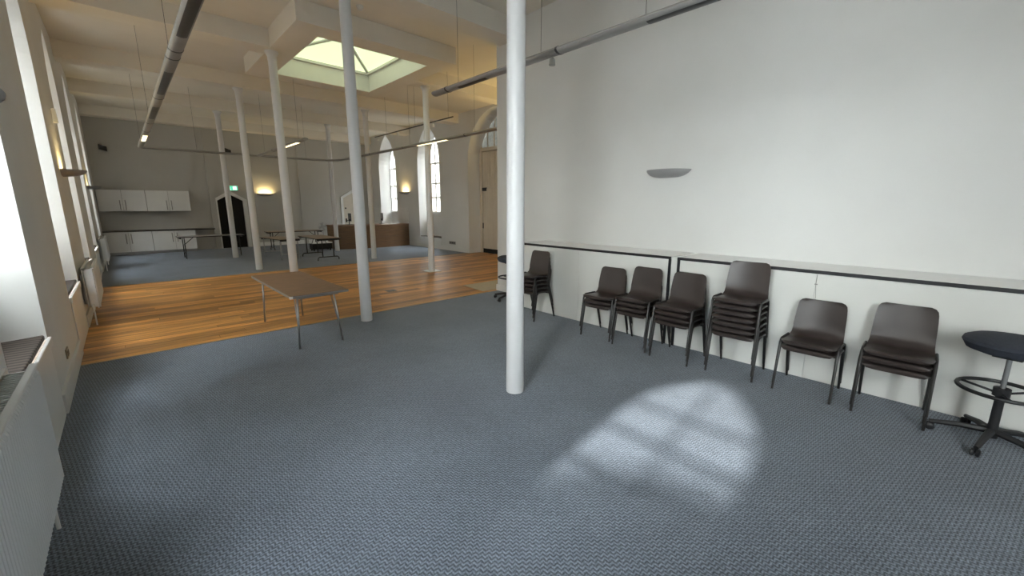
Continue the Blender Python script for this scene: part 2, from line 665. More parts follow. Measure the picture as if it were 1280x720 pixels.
def skylight(name, yo, pane_m):
    """dropped surround, upstand and hipped glazing; yo shifts the plan along the room"""
    fy0, fy1, ky0, ky1 = FY0 + yo, FY1 + yo, SKY0 + yo, SKY1 + yo
    b = MB()
    b.box(FX0, FX1, fy0, ky0, ZB - 0.004, ZC + 0.02)
    b.box(FX0, FX1, ky1, fy1, ZB - 0.004, ZC + 0.02)
    b.box(FX0, SKX0, ky0, ky1, ZB - 0.004, ZC + 0.02)
    b.box(SKX1, FX1, ky0, ky1, ZB - 0.004, ZC + 0.02)
    b.build('skylight_surround', M_CEIL, ceiling)
    sk = struct(empty(name, ((SKX0 + SKX1) / 2, (ky0 + ky1) / 2, ZB)))
    hx, hy, zu, za = (SKX1 - SKX0) / 2, (SKY1 - SKY0) / 2, 0.38, 0.68
    b = MB()
    e = 0.006
    for s in (-1, 1):
        b.box(s * (hx - e), s * (hx + 0.10), -hy + e, hy - e, 0.0, zu)
        b.box(-hx - 0.1, hx + 0.1, s * (hy - e), s * (hy + 0.10), 0.0, zu)
    b.build('upstand', M_WHITE, sk)
    b = MB()
    for s in (-1, 1):
        b.box(s * (hx - 0.06), s * (hx + 0.10), -hy - 0.1, hy + 0.1, zu + 0.001, zu + 0.06)
        b.box(-hx + 0.06, hx - 0.06, s * (hy - 0.06), s * (hy + 0.10), zu + 0.001, zu + 0.06)
    b.build('frame', M_WHITE, sk)
    hx2, hy2 = hx + 0.02, hy + 0.02
    cs = [(-hx2, -hy2), (hx2, -hy2), (hx2, hy2), (-hx2, hy2)]
    rl = (hy - hx) * 0.25
    ridge = [(0, -rl), (0, rl)]
    for k, (x, y) in enumerate(cs):
        r_ = ridge[0] if y < 0 else ridge[1]
        MB().tube([(x, y, zu + 0.05), (r_[0], r_[1], za)], 0.04, 6).build('glazing_bar', M_WHITE, sk)
    MB().tube([(0, -rl, za), (0, rl, za)], 0.04, 6).build('glazing_bar', M_WHITE, sk)
    zz = 0.05
    for (A, B, C_, D) in ((cs[0], cs[1], ridge[0], None), (cs[2], cs[3], ridge[1], None),
                          (cs[1], cs[2], ridge[1], ridge[0]), (cs[3], cs[0], ridge[0], ridge[1])):
        pts = [(*A, zu + zz), (*B, zu + zz), (*C_, za + zz)]
        if D:
            pts.append((*D, za + zz))
        MB().face(*pts).build('pane', pane_m, sk)
    return sk


skylight('window_20', 0.0, M_SKYPANE)


# ------------------------------------------------------------------ windows
def lancet_window(n, P, uc, wi, z0, zseat, zs, hi, d, pane_mat, bars_z, mull, wall_m, split=None, bw=0.018):
    w = struct(empty('window_%d' % n, P(uc, zseat, d)))
    base = Vector(P(uc, zseat, d))

    def Q(u, z, dd):
        return Vector(P(u, z, dd)) - base
    # apron wall under the glazing
    p = MB()
    p.prism([(uc - wi, zseat), (uc + wi, zseat), (uc + wi, z0), (uc - wi, z0)], lambda u, v, q: Q(u, v, d - 0.06 + q), 0.10)
    p.build('apron', wall_m, w)
    p = MB()
    p.prism([(uc - wi, z0), (uc + wi, z0), (uc + wi, z0 + 0.03), (uc - wi, z0 + 0.03)], lambda u, v, q: Q(u, v, d - 0.12 + q), 0.16)
    p.build('window_sill', M_WHITE, w)
    o = outline(uc, wi, z0 + 0.03, zs, hi)
    i = outline(uc, wi - 0.05, z0 + 0.08, zs, hi - 0.06)
    f = MB()
    for k in range(len(o) - 1):
        for dd in (d - 0.05, d + 0.02):
            f.face(Q(*o[k], dd), Q(*o[k + 1], dd), Q(*i[k + 1], dd), Q(*i[k], dd))
        f.face(Q(*i[k], d - 0.05), Q(*i[k + 1], d - 0.05), Q(*i[k + 1], d + 0.02), Q(*i[k], d + 0.02))
    f.face(Q(*o[0], d - 0.05), Q(*o[-1], d - 0.05), Q(*i[-1], d - 0.05), Q(*i[0], d - 0.05))
    f.face(Q(*i[0], d - 0.05), Q(*i[-1], d - 0.05), Q(*i[-1], d + 0.02), Q(*i[0], d + 0.02))
    f.build('window_frame', M_WHITE, w)
    zsplit = split if split else 99
    lo = [(uc - wi + 0.05, z0 + 0.08), (uc + wi - 0.05, z0 + 0.08), (uc + wi - 0.05, zsplit), (uc - wi + 0.05, zsplit)]
    if split:          # frosted lower lights, clear upper lights
        MB().face(*[Q(u, z, d) for (u, z) in lo]).build('pane', pane_mat, w)
        hi_ = [(i[0][0], zsplit)] + i[1:-1] + [(i[-1][0], zsplit)]
        MB().face(*[Q(u, z, d) for (u, z) in hi_]).build('pane', M_GLASS, w)
    else:
        MB().face(*[Q(u, z, d) for (u, z) in i]).build('pane', pane_mat, w)
    wi2 = wi - 0.05

    def bar(u0, u1, za_, zb_):
        q = MB()
        q.prism([(u0, za_), (u1, za_), (u1, zb_), (u0, zb_)], lambda u, v, e: Q(u, v, d - 0.03 + e), 0.05)
        q.build('glazing_bar', M_WHITE, w)
    for u in mull:
        bar(uc + u - bw, uc + u + bw, z0 + 0.06, zs + arch(wi2, hi - 0.06, u) - 0.01)
    for z in bars_z:
        hw = wi2
        while z > zs and z > zs + arch(wi2, hi - 0.06, hw) and hw > 0.05:
            hw -= 0.02
        bar(uc - hw, uc + hw, z - bw * 0.8, z + bw * 0.8)
    return w


for k, u in enumerate(LWIN):
    lancet_window(k + 1, PL, u, LWI, 1.28, LZ0, LZS, LH - 0.14, DEP, M_GLASS,
                  (1.75, 2.25, 2.70, 3.15, 3.60), (0.0,), M_WALL)
    portal((XL - DEP - 0.06, u, 2.95), (0, -1, 0), (0, 0, 1), 2 * LWI, 3.35)
for k, u in enumerate(RWIN):
    lancet_window(8 + k, PR, u, RWI, 1.40, RZ0, RZS, RH - 0.2, DEP, M_GLASS, (2.05, 2.62, 3.42), (-0.2, 0.2), M_WALL, bw=0.034)
    portal((XR + DEP + 0.06, u, 3.05), (0, 1, 0), (0, 0, 1), 2 * RWI, 3.3)

# pointed door with tracery window in the deep arch of the right wall
dr = struct(empty('door_1', (XR + 0.55, ADOOR, 0)))
b = MB()
for s in (-1, 1):
    b.box(-0.06, 0.06, s * 1.36, s * 1.24, 0, 3.66)
b.box(-0.06, 0.06, -1.36, 1.36, 3.62, 3.74)
b.build('door_frame', M_CREAM, dr)
for s in (-1, 1):
    for (za_, zb_) in ((0.16, 2.33), (2.36, 3.60)):
        leaf = MB()
        nb = 9
        for q in range(nb):
            y0 = s * (0.01 + q * 1.22 / nb)
            y1 = s * (0.01 + (q + 1) * 1.22 / nb - 0.006)
            leaf.box(-0.02, 0.03, y0, y1, za_, zb_)
        leaf.box(0.0, 0.05, 0.01 * s, 1.23 * s, za_, zb_)
        lf = leaf.build('door_leaf', M_CREAM, dr)
        if za_ < 1:
            MB().box(-0.05, 0.0, s * 1.24, s * 1.02, 2.24, 2.36).build('hinge', M_BLACKP, lf)
            MB().box(-0.04, 0.0, s * 1.245, s * 1.20, 0.9, 1.1).build('hinge', M_BLACKP, lf)
MB().box(-0.01, 0.04, -1.24, 1.24, 0.0, 0.16).build('foot_strip', M_DARKFILL, dr)  # near-black strip below the door leaves
o = outline(0, 1.36, 3.70, 3.72, 1.10)
MB().face(*[(0.02, u, z) for (u, z) in o]).build('pane', M_LEADED, dr)
MB().box(0.055, 0.09, -1.3, 1.3, 0.0, 3.72).build('backing', M_CREAM, dr)
i_ = outline(0, 1.28, 3.74, 3.72, 1.02)
f = MB()
for k in range(len(o) - 1):
    f.face((-0.05, *o[k]), (-0.05, *o[k + 1]), (-0.05, *i_[k + 1]), (-0.05, *i_[k]))
    f.face((-0.05, *i_[k]), (-0.05, *i_[k + 1]), (0.05, *i_[k + 1]), (0.05, *i_[k]))
f.build('arch_frame', M_CREAM, dr)
for u in (-0.95, -0.6, -0.25, 0.25, 0.6, 0.95):
    zt = 3.72 + arch(1.28, 1.02, u)
    pts = [(0, u, 3.74), (0, u, 3.74 + (zt - 3.74) * 0.6), (0, u + (-0.08 if u > 0 else 0.08), zt)]
    MB().tube(pts, 0.022, 6).build('tracery_bar', M_CREAM, dr)

# far doors
d2 = struct(empty('door_2', (FD[0][0], YF, 0)))


def pointed(b, w, zs, h, t, y0, y1):
    o = [(-w, 0), (-w, zs), (0, zs + h), (w, zs), (w, 0)]
    q = [(-w - t, 0), (-w - t, zs + t * 0.3), (0, zs + h + t * 1.15), (w + t, zs + t * 0.3), (w + t, 0)]
    for k in range(4):
        b.prism([o[k], o[k + 1], q[k + 1], q[k]], lambda u, v, e: (u, y0 + e, v), y1 - y0)


b = MB()
pointed(b, 0.44, 1.90, 0.25, 0.13, -0.05, 0.03)
b.build('door_frame', M_WHITE, d2)
MB().prism([(-0.46, -0.03), (0.46, -0.03), (0.46, 1.9), (0, 2.16), (-0.46, 1.9)], lambda u, v, e: (u, 0.22 + e, v), 0.04).build('dark_panel', M_DARKFILL, d2)  # near-black panel paints in the dark of the doorway
d3 = struct(empty('door_3', (FD[1][0], YF, 0)))
b = MB()
pointed(b, 0.45, 2.06, 0.25, 0.12, -0.05, 0.03)
b.build('door_frame', M_WHITE, d3)
lf = MB().prism([(-0.46, 0), (0.46, 0), (0.46, 2.06), (0, 2.31), (-0.46, 2.06)], lambda u, v, e: (u, 0.05 + e, v), 0.05).build('door_leaf', M_CREAM, d3)
MB().tube([(-0.33, 0.06, 1.0), (-0.33, -0.01, 1.0), (-0.21, -0.01, 1.0)], 0.014, 8).box(-0.36, -0.30, 0.03, 0.06, 0.92, 1.1).build('door_handle', M_BLACKP, lf)
MB().box(-0.36, -0.30, 0.03, 0.06, 1.55, 1.62).build('door_lock', M_BLACKP, lf)
# near-black wall paints the rooms behind these doors dark
struct(MB().box(2.6, 9.0, YF + 0.28, YF + 0.36, -0.03, 2.8).build('wall_beyond', M_DARKFILL))

# boarded dado on the far wall
da = struct(empty('trim_3', (0, YF, 0)))
b = MB()
x = 4.02
while x < 5.9:
    b.box(x, x + 0.075, -0.022, 0.0, 0.17, 0.93)
    x += 0.08
b.build('boarding', M_WALL_DIM, da)
MB().box(4.0, 5.93, -0.045, 0.0, 0.93, 0.97).build('dado_rail', M_WALL_DIM, da)

# ------------------------------------------------------------------ iron columns
COLS = [
    (2.505, 2.63, 'white round iron column rising from carpet before row of chair stacks'),
    (2.52, 5.93, 'white iron column where the near carpet meets the boards, beside brown table'),
    (2.50, 9.40, 'white iron column on boards under corner of the skylight, behind brown table'),
    (2.55, 12.80, 'white iron column at board and far carpet edge, nearest kitchen units'),
    (2.60, 16.28, 'white iron column on far carpet in front of dark pointed doorway'),
    (5.88, 9.42, 'white iron column on square base plate on the wooden boards'),
    (5.90, 12.95, 'white iron column at far carpet edge before curved wooden counter'),
    (5.90, 16.15, 'white iron column at open end of curved wooden counter'),
]
prof = [(0.082, 0.0), (0.084, 0.06), (0.081, 0.30), (0.074, 4.36), (0.074, 4.42), (0.082, 4.44), (0.082, 4.46), (0.075, 4.48), (0.10, 4.545), (0.118, 4.56), (0.118, ZB)]
colmesh = MB().lathe(prof[:5], 28).mesh('shaft', M_COLUMN)
capmesh = MB().lathe(prof[4:], 28).mesh('capital', M_COLUMN)
plmesh = MB().box(-0.18, 0.18, -0.18, 0.18, 0, 0.012).mesh('base_plate', M_WHITE)
for (x, y, lab) in COLS:
    t = thing('iron_column', lab, 'column', (x, y, 0.004), 0, 'white iron columns')
    for nm, me in (('shaft', colmesh), ('capital', capmesh)):
        o = bpy.data.objects.new(nm, me)
        COL.objects.link(o)
        o.parent = t
    if (x, y) == (5.88, 9.42):
        t.location.z = 0.0
        o = bpy.data.objects.new('base_plate', plmesh)
        COL.objects.link(o)
        o.parent = t

# ------------------------------------------------------------------ white boxed units with ledge along near right wall
XB = 4.85


def ledge_unit(y0, y1, label, end_black, seams):
    t = thing('boxed_ledge', label, 'ledge', (XB, (y0 + y1) / 2, 0.004))
    hy_ = (y1 - y0) / 2
    ys = [-hy_] + [s - (y0 + y1) / 2 for s in seams] + [hy_]
    for k in range(len(ys) - 1):
        MB().box(0.0, 0.018, ys[k] + 0.0015, ys[k + 1] - 0.0015, 0.01, 1.085).build('front_panel', M_LAMI, t)
    MB().box(0.02, XN - XB - 0.002, -hy_ + 0.003, hy_ - 0.003, 0.0, 1.083).build('carcass', M_LAMI, t)
    MB().box(-0.008, XN - XB - 0.001, -hy_, hy_, 1.087, 1.112).build('top', M_LEDGE, t)
    tr_ = MB().box(-0.014, -0.008, -hy_, hy_, 1.080, 1.113)
    for s in end_black:
        tr_.box(-0.010, -0.0005, s * hy_, s * (hy_ - 0.032), 0.0, 1.083)
    tr_.build('edge_trim', M_BLACKTRIM, t)
    return t


ledge_unit(2.315, 4.98, 'shorter white boxed ledge with black edging, ending at black upright strip', (-1,), (3.72,))
ledge_unit(-4.0, 2.235, 'longer white boxed ledge with black edging behind the tallest chair stack', (1,), (-1.6, 0.845))
fil = MB().box(XB + 0.004, XN - 0.003, 2.238, 2.312, 0.004, 1.108).build('joint_filler', M_LAMI)
tag(fil, 'narrow white filler panel between the two boxed ledges', 'filler panel')

# ------------------------------------------------------------------ stacking chairs
def make_chair():
    t = thing('stacking_chair', '', 'chair')
    # shell profile (x: back positive, z), half width
    prof = [(-0.222, 0.405, 0.175), (-0.226, 0.425, 0.192), (-0.215, 0.440, 0.203), (-0.17, 0.445, 0.212), (-0.08, 0.436, 0.217),
            (0.02, 0.428, 0.216), (0.09, 0.430, 0.210), (0.135, 0.452, 0.205), (0.158, 0.49, 0.202), (0.170, 0.54, 0.200),
            (0.182, 0.60, 0.198), (0.194, 0.66, 0.195), (0.206, 0.715, 0.190), (0.212, 0.745, 0.184), (0.2165, 0.765, 0.168), (0.219, 0.776, 0.140)]
    m = 10
    top, bot = [], []
    P = [Vector((p[0], 0, p[1])) for p in prof]
    for k, (x, z, hw) in enumerate(prof):
        a = P[max(k - 1, 0)]
        c = P[min(k + 1, len(P) - 1)]
        tg = (c - a).normalized()
        nrm = Vector((-tg.z, 0, tg.x))
        back = max(0.0, min(1.0, (k - 6) / 3.0))
        r1, r2 = [], []
        for j in range(m + 1):
            s = -1 + 2 * j / m
            edge = abs(s) ** 4
            lift = (0.012 * s * s) * (1 - back) - 0.022 * edge * (1 - back) + 0.020 * s * s * back
            p = Vector((x, s * hw, z)) + nrm * lift
            r1.append(p)
            r2.append(p - nrm * 0.006)
        top.append(r1)
        bot.append(r2)
    sh = MB()
    sh.grid(top)
    sh.grid(bot)
    for A, B in ((top[0], bot[0]), (top[-1], bot[-1]), ([r[0] for r in top], [r[0] for r in bot]), ([r[-1] for r in top], [r[-1] for r in bot])):
        sh.grid([A, B], smooth=False)
    sh.build('shell', M_CHAIR, t)
    for s in (-1, 1):
        # each side: front leg, rail under the seat, rear leg
        MB().tube([(-0.225, s * 0.222, 0.0), (-0.165, s * 0.219, 0.39), (-0.150, s * 0.219, 0.418)], [0.0105, 0.0125, 0.011], 8).build('leg', M_TUBE, t)
        MB().tube([(0.245, s * 0.215, 0.0), (0.125, s * 0.217, 0.385), (0.108, s * 0.218, 0.414)], [0.0105, 0.0125, 0.011], 8).build('leg', M_TUBE, t)
        MB().tube([(-0.150, s * 0.219, 0.418), (-0.128, s * 0.219, 0.431), (0.085, s * 0.219, 0.427), (0.108, s * 0.218, 0.414)], 0.011, 8).build('seat_rail', M_TUBE, t)
    MB().tube([(-0.135, -0.215, 0.408), (-0.135, 0.215, 0.408)], 0.009, 8).build('stretcher', M_TUBE, t)
    MB().tube([(0.10, -0.215, 0.40), (0.10, 0.215, 0.40)], 0.009, 8).build('stretcher', M_TUBE, t)
    return t


chair0 = make_chair()
STACKS = [  # x, y, count, which stack, rz
    (4.555, 4.36, 5, 'five-high stack near the open ledge end', 0.0),
    (4.590, 3.06, 3, 'three-high stack before the shorter ledge', 0.03),
    (4.560, 2.54, 4, 'stack beside the black upright strip', 0.02),
    (4.515, 2.00, 4, 'stack in front of the ledge joint', -0.02),
    (4.570, 1.39, 7, 'tallest stack', 0.04),
    (4.575, 0.755, 2, 'pair between tallest stack and stack of three', 0.0),
    (4.575, 0.165, 3, 'stack of three beside the round stool', 0.02),
]
NTH = {2: ['lower', 'upper'], 3: ['bottom', 'middle', 'top'], 4: ['bottom', 'second lowest', 'third lowest', 'top'],
       5: ['bottom', 'second lowest', 'middle', 'fourth lowest', 'top'],
       7: ['bottom', 'second lowest', 'third lowest', 'middle', 'fifth lowest', 'second highest', 'top']}
first = True
for (x, y, n, where, rz) in STACKS:
    for k in range(n):
        lab = 'brown plastic stacking chair, %s of the %s' % (NTH[n][k], where)
        if 'pair' in where:
            lab = 'brown plastic stacking chair, %s of the %s' % (NTH[n][k], where)
        jit = 0.0 if k == 0 else random.uniform(-0.006, 0.006)
        loc = (x - 0.011 * k, y + jit, 0.004 + 0.0625 * k)
        if first:
            chair0.location = loc
            chair0.rotation_euler.z = rz
            chair0['label'] = lab
            chair0['group'] = 'stacked brown chairs'
            first = False
        else:
            copy_thing(chair0, lab, loc, rz + (0 if k == 0 else random.uniform(-0.008, 0.008)), 'stacked brown chairs')


# ------------------------------------------------------------------ draughtsman stools
def make_stool(label, loc, rz, hs):
    t = thing('draughting_stool', label, 'stool', loc, rz, 'draughting stools')
    # seat: rounded cushion
    pr = [(0.02, hs - 0.085), (0.17, hs - 0.082), (0.225, hs - 0.062), (0.25, hs - 0.015), (0.243, hs + 0.008), (0.20, hs + 0.030), (0.10, hs + 0.040), (0.01, hs + 0.042)]
    MB().lathe(pr, 28).build('seat', M_FABRIC, t)
    MB().box(-0.09, 0.09, -0.07, 0.07, hs - 0.105, hs - 0.07).build('seat_plate', M_BLACKP, t)
    MB().lathe([(0.014, 0.40), (0.014, hs - 0.09)], 14).build('piston', M_CHROME, t)
    MB().lathe([(0.036, 0.06), (0.034, 0.12), (0.027, 0.16), (0.025, 0.44)], 16).build('gas_column', M_BLACKP, t)
    ring = MB()
    ring.tube([(0.225 * cos(a), 0.225 * sin(a), 0.42) for a in [2 * pi * k / 32 for k in range(33)]], 0.014, 8, cap=False)
    rg = ring.build('foot_ring', M_BLACKP, t)
    MB().lathe([(0.045, 0.38), (0.045, 0.44)], 16).build('ring_collar', M_BLACKP, rg)
    for k in range(3):
        a = 2 * pi * k / 3 + 0.4
        MB().tube([(0.04 * cos(a), 0.04 * sin(a), 0.40), (0.222 * cos(a), 0.222 * sin(a), 0.42)], 0.009, 6).build('ring_spoke', M_BLACKP, rg)
    for k in range(5):
        a = 2 * pi * k / 5
        c_, s_ = cos(a), sin(a)
        lg = MB().tube([(0.02 * c_, 0.02 * s_, 0.105), (0.16 * c_, 0.16 * s_, 0.095), (0.30 * c_, 0.30 * s_, 0.068), (0.325 * c_, 0.325 * s_, 0.066)], [0.026, 0.022, 0.017, 0.014], 8)
        leg = lg.build('leg', M_BLACKP, t)
        cst = MB()
        ax = Vector((-s_, c_, 0))
        ctr = Vector((0.315 * c_, 0.315 * s_, 0.027))
        for s in (-1, 1):
            rows_ = []
            for (rr, dd) in ((0.004, 0.006), (0.024, 0.006), (0.027, 0.010), (0.027, 0.020), (0.022, 0.024), (0.004, 0.025)):
                rows_.append([ctr + ax * s * dd + rr * (cos(q) * Vector((c_, s_, 0)) + sin(q) * Vector((0, 0, 1))) for q in [2 * pi * j / 14 for j in range(14)]])
            cst.grid(rows_, closed=True)
        cst.tube([ctr, ctr + Vector((0, 0, 0.045))], 0.006, 6)
        cst.build('caster', M_BLACKP, leg)
    return t


make_stool('dark fabric swivel stool with foot ring beside the last stack of three chairs', (4.46, -0.405, 0.004), radians(166), 0.78)
make_stool('black swivel stool by the wall end where carpet meets beige mat', (5.12, 5.50, 0.004), radians(186), 0.78)


# ------------------------------------------------------------------ tables
def tabletop(t, x0, x1, y0, y1, z, th, mtop, medge):
    MB().box(x0 + 0.006, x1 - 0.006, y0 + 0.006, y1 - 0.006, z - 0.004, z + 0.001).build('tabletop', mtop, t)
    MB().box(x0, x1, y0, y1, z - th, z - 0.0042).build('edge_band', medge, t, bevel=0.004)


t = thing('trestle_table', 'brown-topped table with splayed grey metal legs across carpet and boards', 'table', (1.68, 6.28, 0.0))
tabletop(t, -0.35, 0.35, -1.0, 1.02, 0.655, 0.032, M_TBROWN, M_TEDGE)
for sx in (-1, 1):
    MB().tube([(sx * 0.215 - 0.05, -0.97, 0.625), (sx * 0.26 - 0.05, -1.04, 0.004)], 0.013, 8).build('leg', M_CHROME, t)
    MB().tube([(sx * 0.215 - 0.05, -0.84, 0.615), (sx * 0.245 - 0.05, -1.015, 0.20)], 0.007, 6).build('brace', M_CHROME, t)
    MB().tube([(sx * 0.25 - 0.04, 0.60, 0.625), (sx * 0.265 - 0.05, 0.62, 0.0)], 0.013, 8).build('leg', M_CHROME, t)
for yy in (-0.97, 0.60):
    MB().tube([(-0.28, yy, 0.613), (0.22, yy, 0.615)], 0.010, 6).build('cross_bar', M_CHROME, t)
MB().box(-0.352, -0.32, -1.004, -0.972, 0.622, 0.652).build('corner_cap', M_WHITE, t)


def folding_table(label, loc, rz, L_, Wd, mtop, style='T', h=0.71):
    t = thing('folding_table', label, 'table', loc, rz, 'folding tables at the far end')
    tabletop(t, -Wd / 2, Wd / 2, -L_ / 2, L_ / 2, h, 0.026, mtop, M_BLACKTRIM)
    MB().box(-Wd / 2 + 0.03, Wd / 2 - 0.03, -L_ / 2 + 0.05, -L_ / 2 + 0.08, h - 0.07, h - 0.026).box(
        -Wd / 2 + 0.03, Wd / 2 - 0.03, L_ / 2 - 0.08, L_ / 2 - 0.05, h - 0.07, h - 0.026).build('apron', M_BLACKTRIM, t)
    for s in (-1, 1):
        y = s * (L_ / 2 - 0.16)
        if style == 'T':
            for x in (-0.17, 0.17):
                MB().tube([(x, y, 0.12), (x, y, h - 0.03)], 0.016, 8).build('leg', M_TUBE, t)
            w = Wd / 2 - 0.06
            MB().tube([(-w, y, 0.012), (-w, y, 0.08), (-w + 0.04, y, 0.12), (w - 0.04, y, 0.12), (w, y, 0.08), (w, y, 0.012)], 0.014, 8).build('foot', M_TUBE, t)
        else:
            for x in (-Wd / 2 + 0.06, Wd / 2 - 0.06):
                MB().tube([(x, y, 0.0), (x, y, h - 0.03)], 0.014, 8).build('leg', M_TUBE if style == 'S' else M_CHROME, t)
            MB().tube([(-Wd / 2 + 0.06, y, 0.18), (Wd / 2 - 0.06, y, 0.18)], 0.010, 6).build('cross_bar', M_TUBE if style == 'S' else M_CHROME, t)
        MB().tube([(0, y, h - 0.28), (0, y - s * 0.28, h - 0.03)], 0.010, 6).build('brace', M_TUBE if style != 'C' else M_CHROME, t)
    return t


folding_table('grey-topped folding table before kitchen units and dark doorway', (2.12, 17.22, 0.004), radians(-90), 1.83, 0.70, M_TEDGE, 'S', 0.71)
folding_table('tan-topped folding table with black bow-foot legs nearest the counter', (4.62, 14.20, 0.004), 0.0, 1.83, 0.76, M_TTAN, 'T', 0.71)
folding_table('tan-topped table with slim grey legs between the two inner columns', (3.72, 15.2, 0.004), radians(8), 1.6, 0.66, M_TTAN, 'C', 0.66)
folding_table('long dark-edged folding table along the boarded far wall', (4.88, 17.75, 0.004), radians(-90), 1.95, 0.70, M_TTAN, 'T', 0.73)

# small things by the far wall
t = thing('desk_fan', 'grey round fan with wire guard behind the tables, by open end of counter', 'fan', (6.30, 18.75, 0.004))
MB().lathe([(0.17, 0.0), (0.17, 0.02), (0.05, 0.05), (0.03, 0.06)], 20).build('base', M_ALU, t)
MB().lathe([(0.016, 0.05), (0.016, 0.62)], 10).build('stem', M_ALU, t)
g = MB()
for r_ in (0.21, 0.15, 0.09):
    g.tube([(r_ * cos(a), -0.06, 0.80 + r_ * sin(a)) for a in [2 * pi * k / 24 for k in range(25)]], 0.005, 5, cap=False)
for k in range(8):
    a = 2 * pi * k / 8
    g.tube([(0, -0.07, 0.80), (0.21 * cos(a), -0.06, 0.80 + 0.21 * sin(a)), (0.12 * cos(a), 0.03, 0.80 + 0.12 * sin(a))], 0.004, 5)
g.build('guard', M_CHROME, t)
for k in range(4):
    a = 2 * pi * k / 4 + 0.3
    MB().prism([(0.02, -0.03), (0.17, -0.07), (0.18, 0.05), (0.03, 0.03)], lambda u, v, e, a=a: (u * cos(a) - v * sin(a), -0.03 + e + v * 0.25, 0.80 + u * sin(a) + v * cos(a)), 0.004).build('blade', M_ALU, t)
MB().lathe([(0.05, -0.06), (0.06, 0.0), (0.05, 0.08)], 14).build('motor', M_ALU, t).location = (0, 0.04, 0.80)
t = thing('low_trolley', 'low dark trolley with white top on carpet beyond the bow-foot table', 'trolley', (5.52, 16.75, 0.004))
MB().box(-0.40, 0.36, -0.2, 0.2, 0.28, 0.31).build('top', M_WHITE, t)
MB().box(-0.38, 0.34, -0.18, 0.18, 0.06, 0.275).build('body', M_BLACKP, t)
for sx in (-0.32, 0.28):
    for sy in (-0.14, 0.14):
        MB().lathe([(0.025, 0.0), (0.025, 0.06)], 10, (sx, sy, 0)).build('wheel', M_BLACKP, t)

# ------------------------------------------------------------------ kitchen units
def cabinet(name, label, x0, x1, y0, y1, z0, z1, hz0, hz1):
    t = thing(name, label, 'cabinet', ((x0 + x1) / 2, y0, z0), 0, name.replace('_', ' ') + 's by far wall')
    w, hgt = (x1 - x0) / 2, z1 - z0
    MB().box(-w, w, 0.02, y1 - y0, 0, hgt).build('body', M_ALU, t)
    for s in (-1, 1):
        dd = MB().box(s * 0.004, s * (w - 0.005), 0.0, 0.018, 0.004, hgt - 0.004).build('door', M_WHITE, t)
        xh = s * 0.07
        MB().tube([(xh, 0.0, hz0 - z0), (xh, -0.03, hz0 - z0), (xh, -0.03, hz1 - z0), (xh, 0.0, hz1 - z0)], 0.013, 6).build('handle', M_ALU, dd)
    return t


cabinet('wall_cupboard', 'white wall cupboard with double doors, next to window wall', -0.545, 0.70, 19.87, YF - 0.002, 1.50, 2.24, 1.56, 1.88)
cabinet('wall_cupboard', 'white wall cupboard with double doors, on side nearer the doorway', 0.705, 1.95, 19.87, YF - 0.002, 1.50, 2.24, 1.56, 1.88)
cabinet('base_unit', 'white base unit with double doors, next to window wall under worktop', -0.545, 0.70, 19.60, YF - 0.002, 0.10, 0.80, 0.40, 0.72)
cabinet('base_unit', 'white base unit with double doors, on side nearer the doorway', 0.705, 1.95, 19.60, YF - 0.002, 0.10, 0.80, 0.40, 0.72)
o = MB().box(-0.55, 1.95, 19.66, 19.68, 0.004, 0.098).build('plinth', M_CHROME)
tag(o, 'silver plinth strip beneath the white base units', 'plinth')
o = MB().box(-0.56, 2.58, 19.58, YF - 0.002, 0.803, 0.838).build('worktop', M_WORKTOP, bevel=0.004)
tag(o, 'long dark worktop over white base units', 'worktop')

# ------------------------------------------------------------------ curved wooden counter
pts_f = []
A0, A1, A2 = Vector((6.06, 16.62)), Vector((7.55, 15.95)), Vector((9.17, 16.45))
for k in range(13):
    s = k / 12
    pts_f.append((1 - s) ** 2 * A0 + 2 * s * (1 - s) * A1 + s * s * A2)
cx, cy = 7.6, 16.7
t = thing('reception_counter', 'curved wooden reception counter against the right wall', 'counter', (cx, cy, 0.004))
nb = 12
fr = MB()
for k in range(nb):
    p, q = pts_f[k], pts_f[k + 1]
    fr.face((p.x - cx, p.y - cy, 0.0), (q.x - cx, q.y - cy, 0.0), (q.x - cx, q.y - cy, 0.90), (p.x - cx, p.y - cy, 0.90), smooth=True)
    fr.face((p.x - cx, p.y + 0.05 - cy, 0.0), (q.x - cx, q.y + 0.05 - cy, 0.0), (q.x - cx, q.y + 0.05 - cy, 0.90), (p.x - cx, p.y + 0.05 - cy, 0.90), smooth=True)
fr.face((A0.x - cx, A0.y - cy, 0), (A0.x - cx, A0.y + 0.05 - cy, 0), (A0.x - cx, A0.y + 0.05 - cy, 0.9), (A0.x - cx, A0.y - cy, 0.9))
fr.face((A2.x - cx, A2.y - cy, 0), (A2.x - cx, A2.y + 0.05 - cy, 0), (A2.x - cx, A2.y + 0.05 - cy, 0.9), (A2.x - cx, A2.y - cy, 0.9))
fr.build('front', M_OAK, t)
MB().box(A0.x - cx + 0.001, A0.x - cx + 0.04, A0.y + 0.05 - cy, 17.55 - cy, 0, 0.90).build('side', M_OAK, t)
tp = MB()
poly = [(p.x - cx, p.y - 0.03 - cy) for p in pts_f] + [(A2.x - cx, 17.25 - cy), (A0.x - cx - 0.03, 17.55 - cy)]
tp.prism(poly, lambda u, v, e: (u, v, 0.905 + e), 0.035)
tp.build('top', M_TBROWN, t)
for z in (0.22, 0.45, 0.68):
    fl = MB()
    fl.tube([(p.x - cx, p.y - 0.001 - cy, z) for p in pts_f], 0.003, 4)
    fl.build('groove', M_WORKTOP, t)


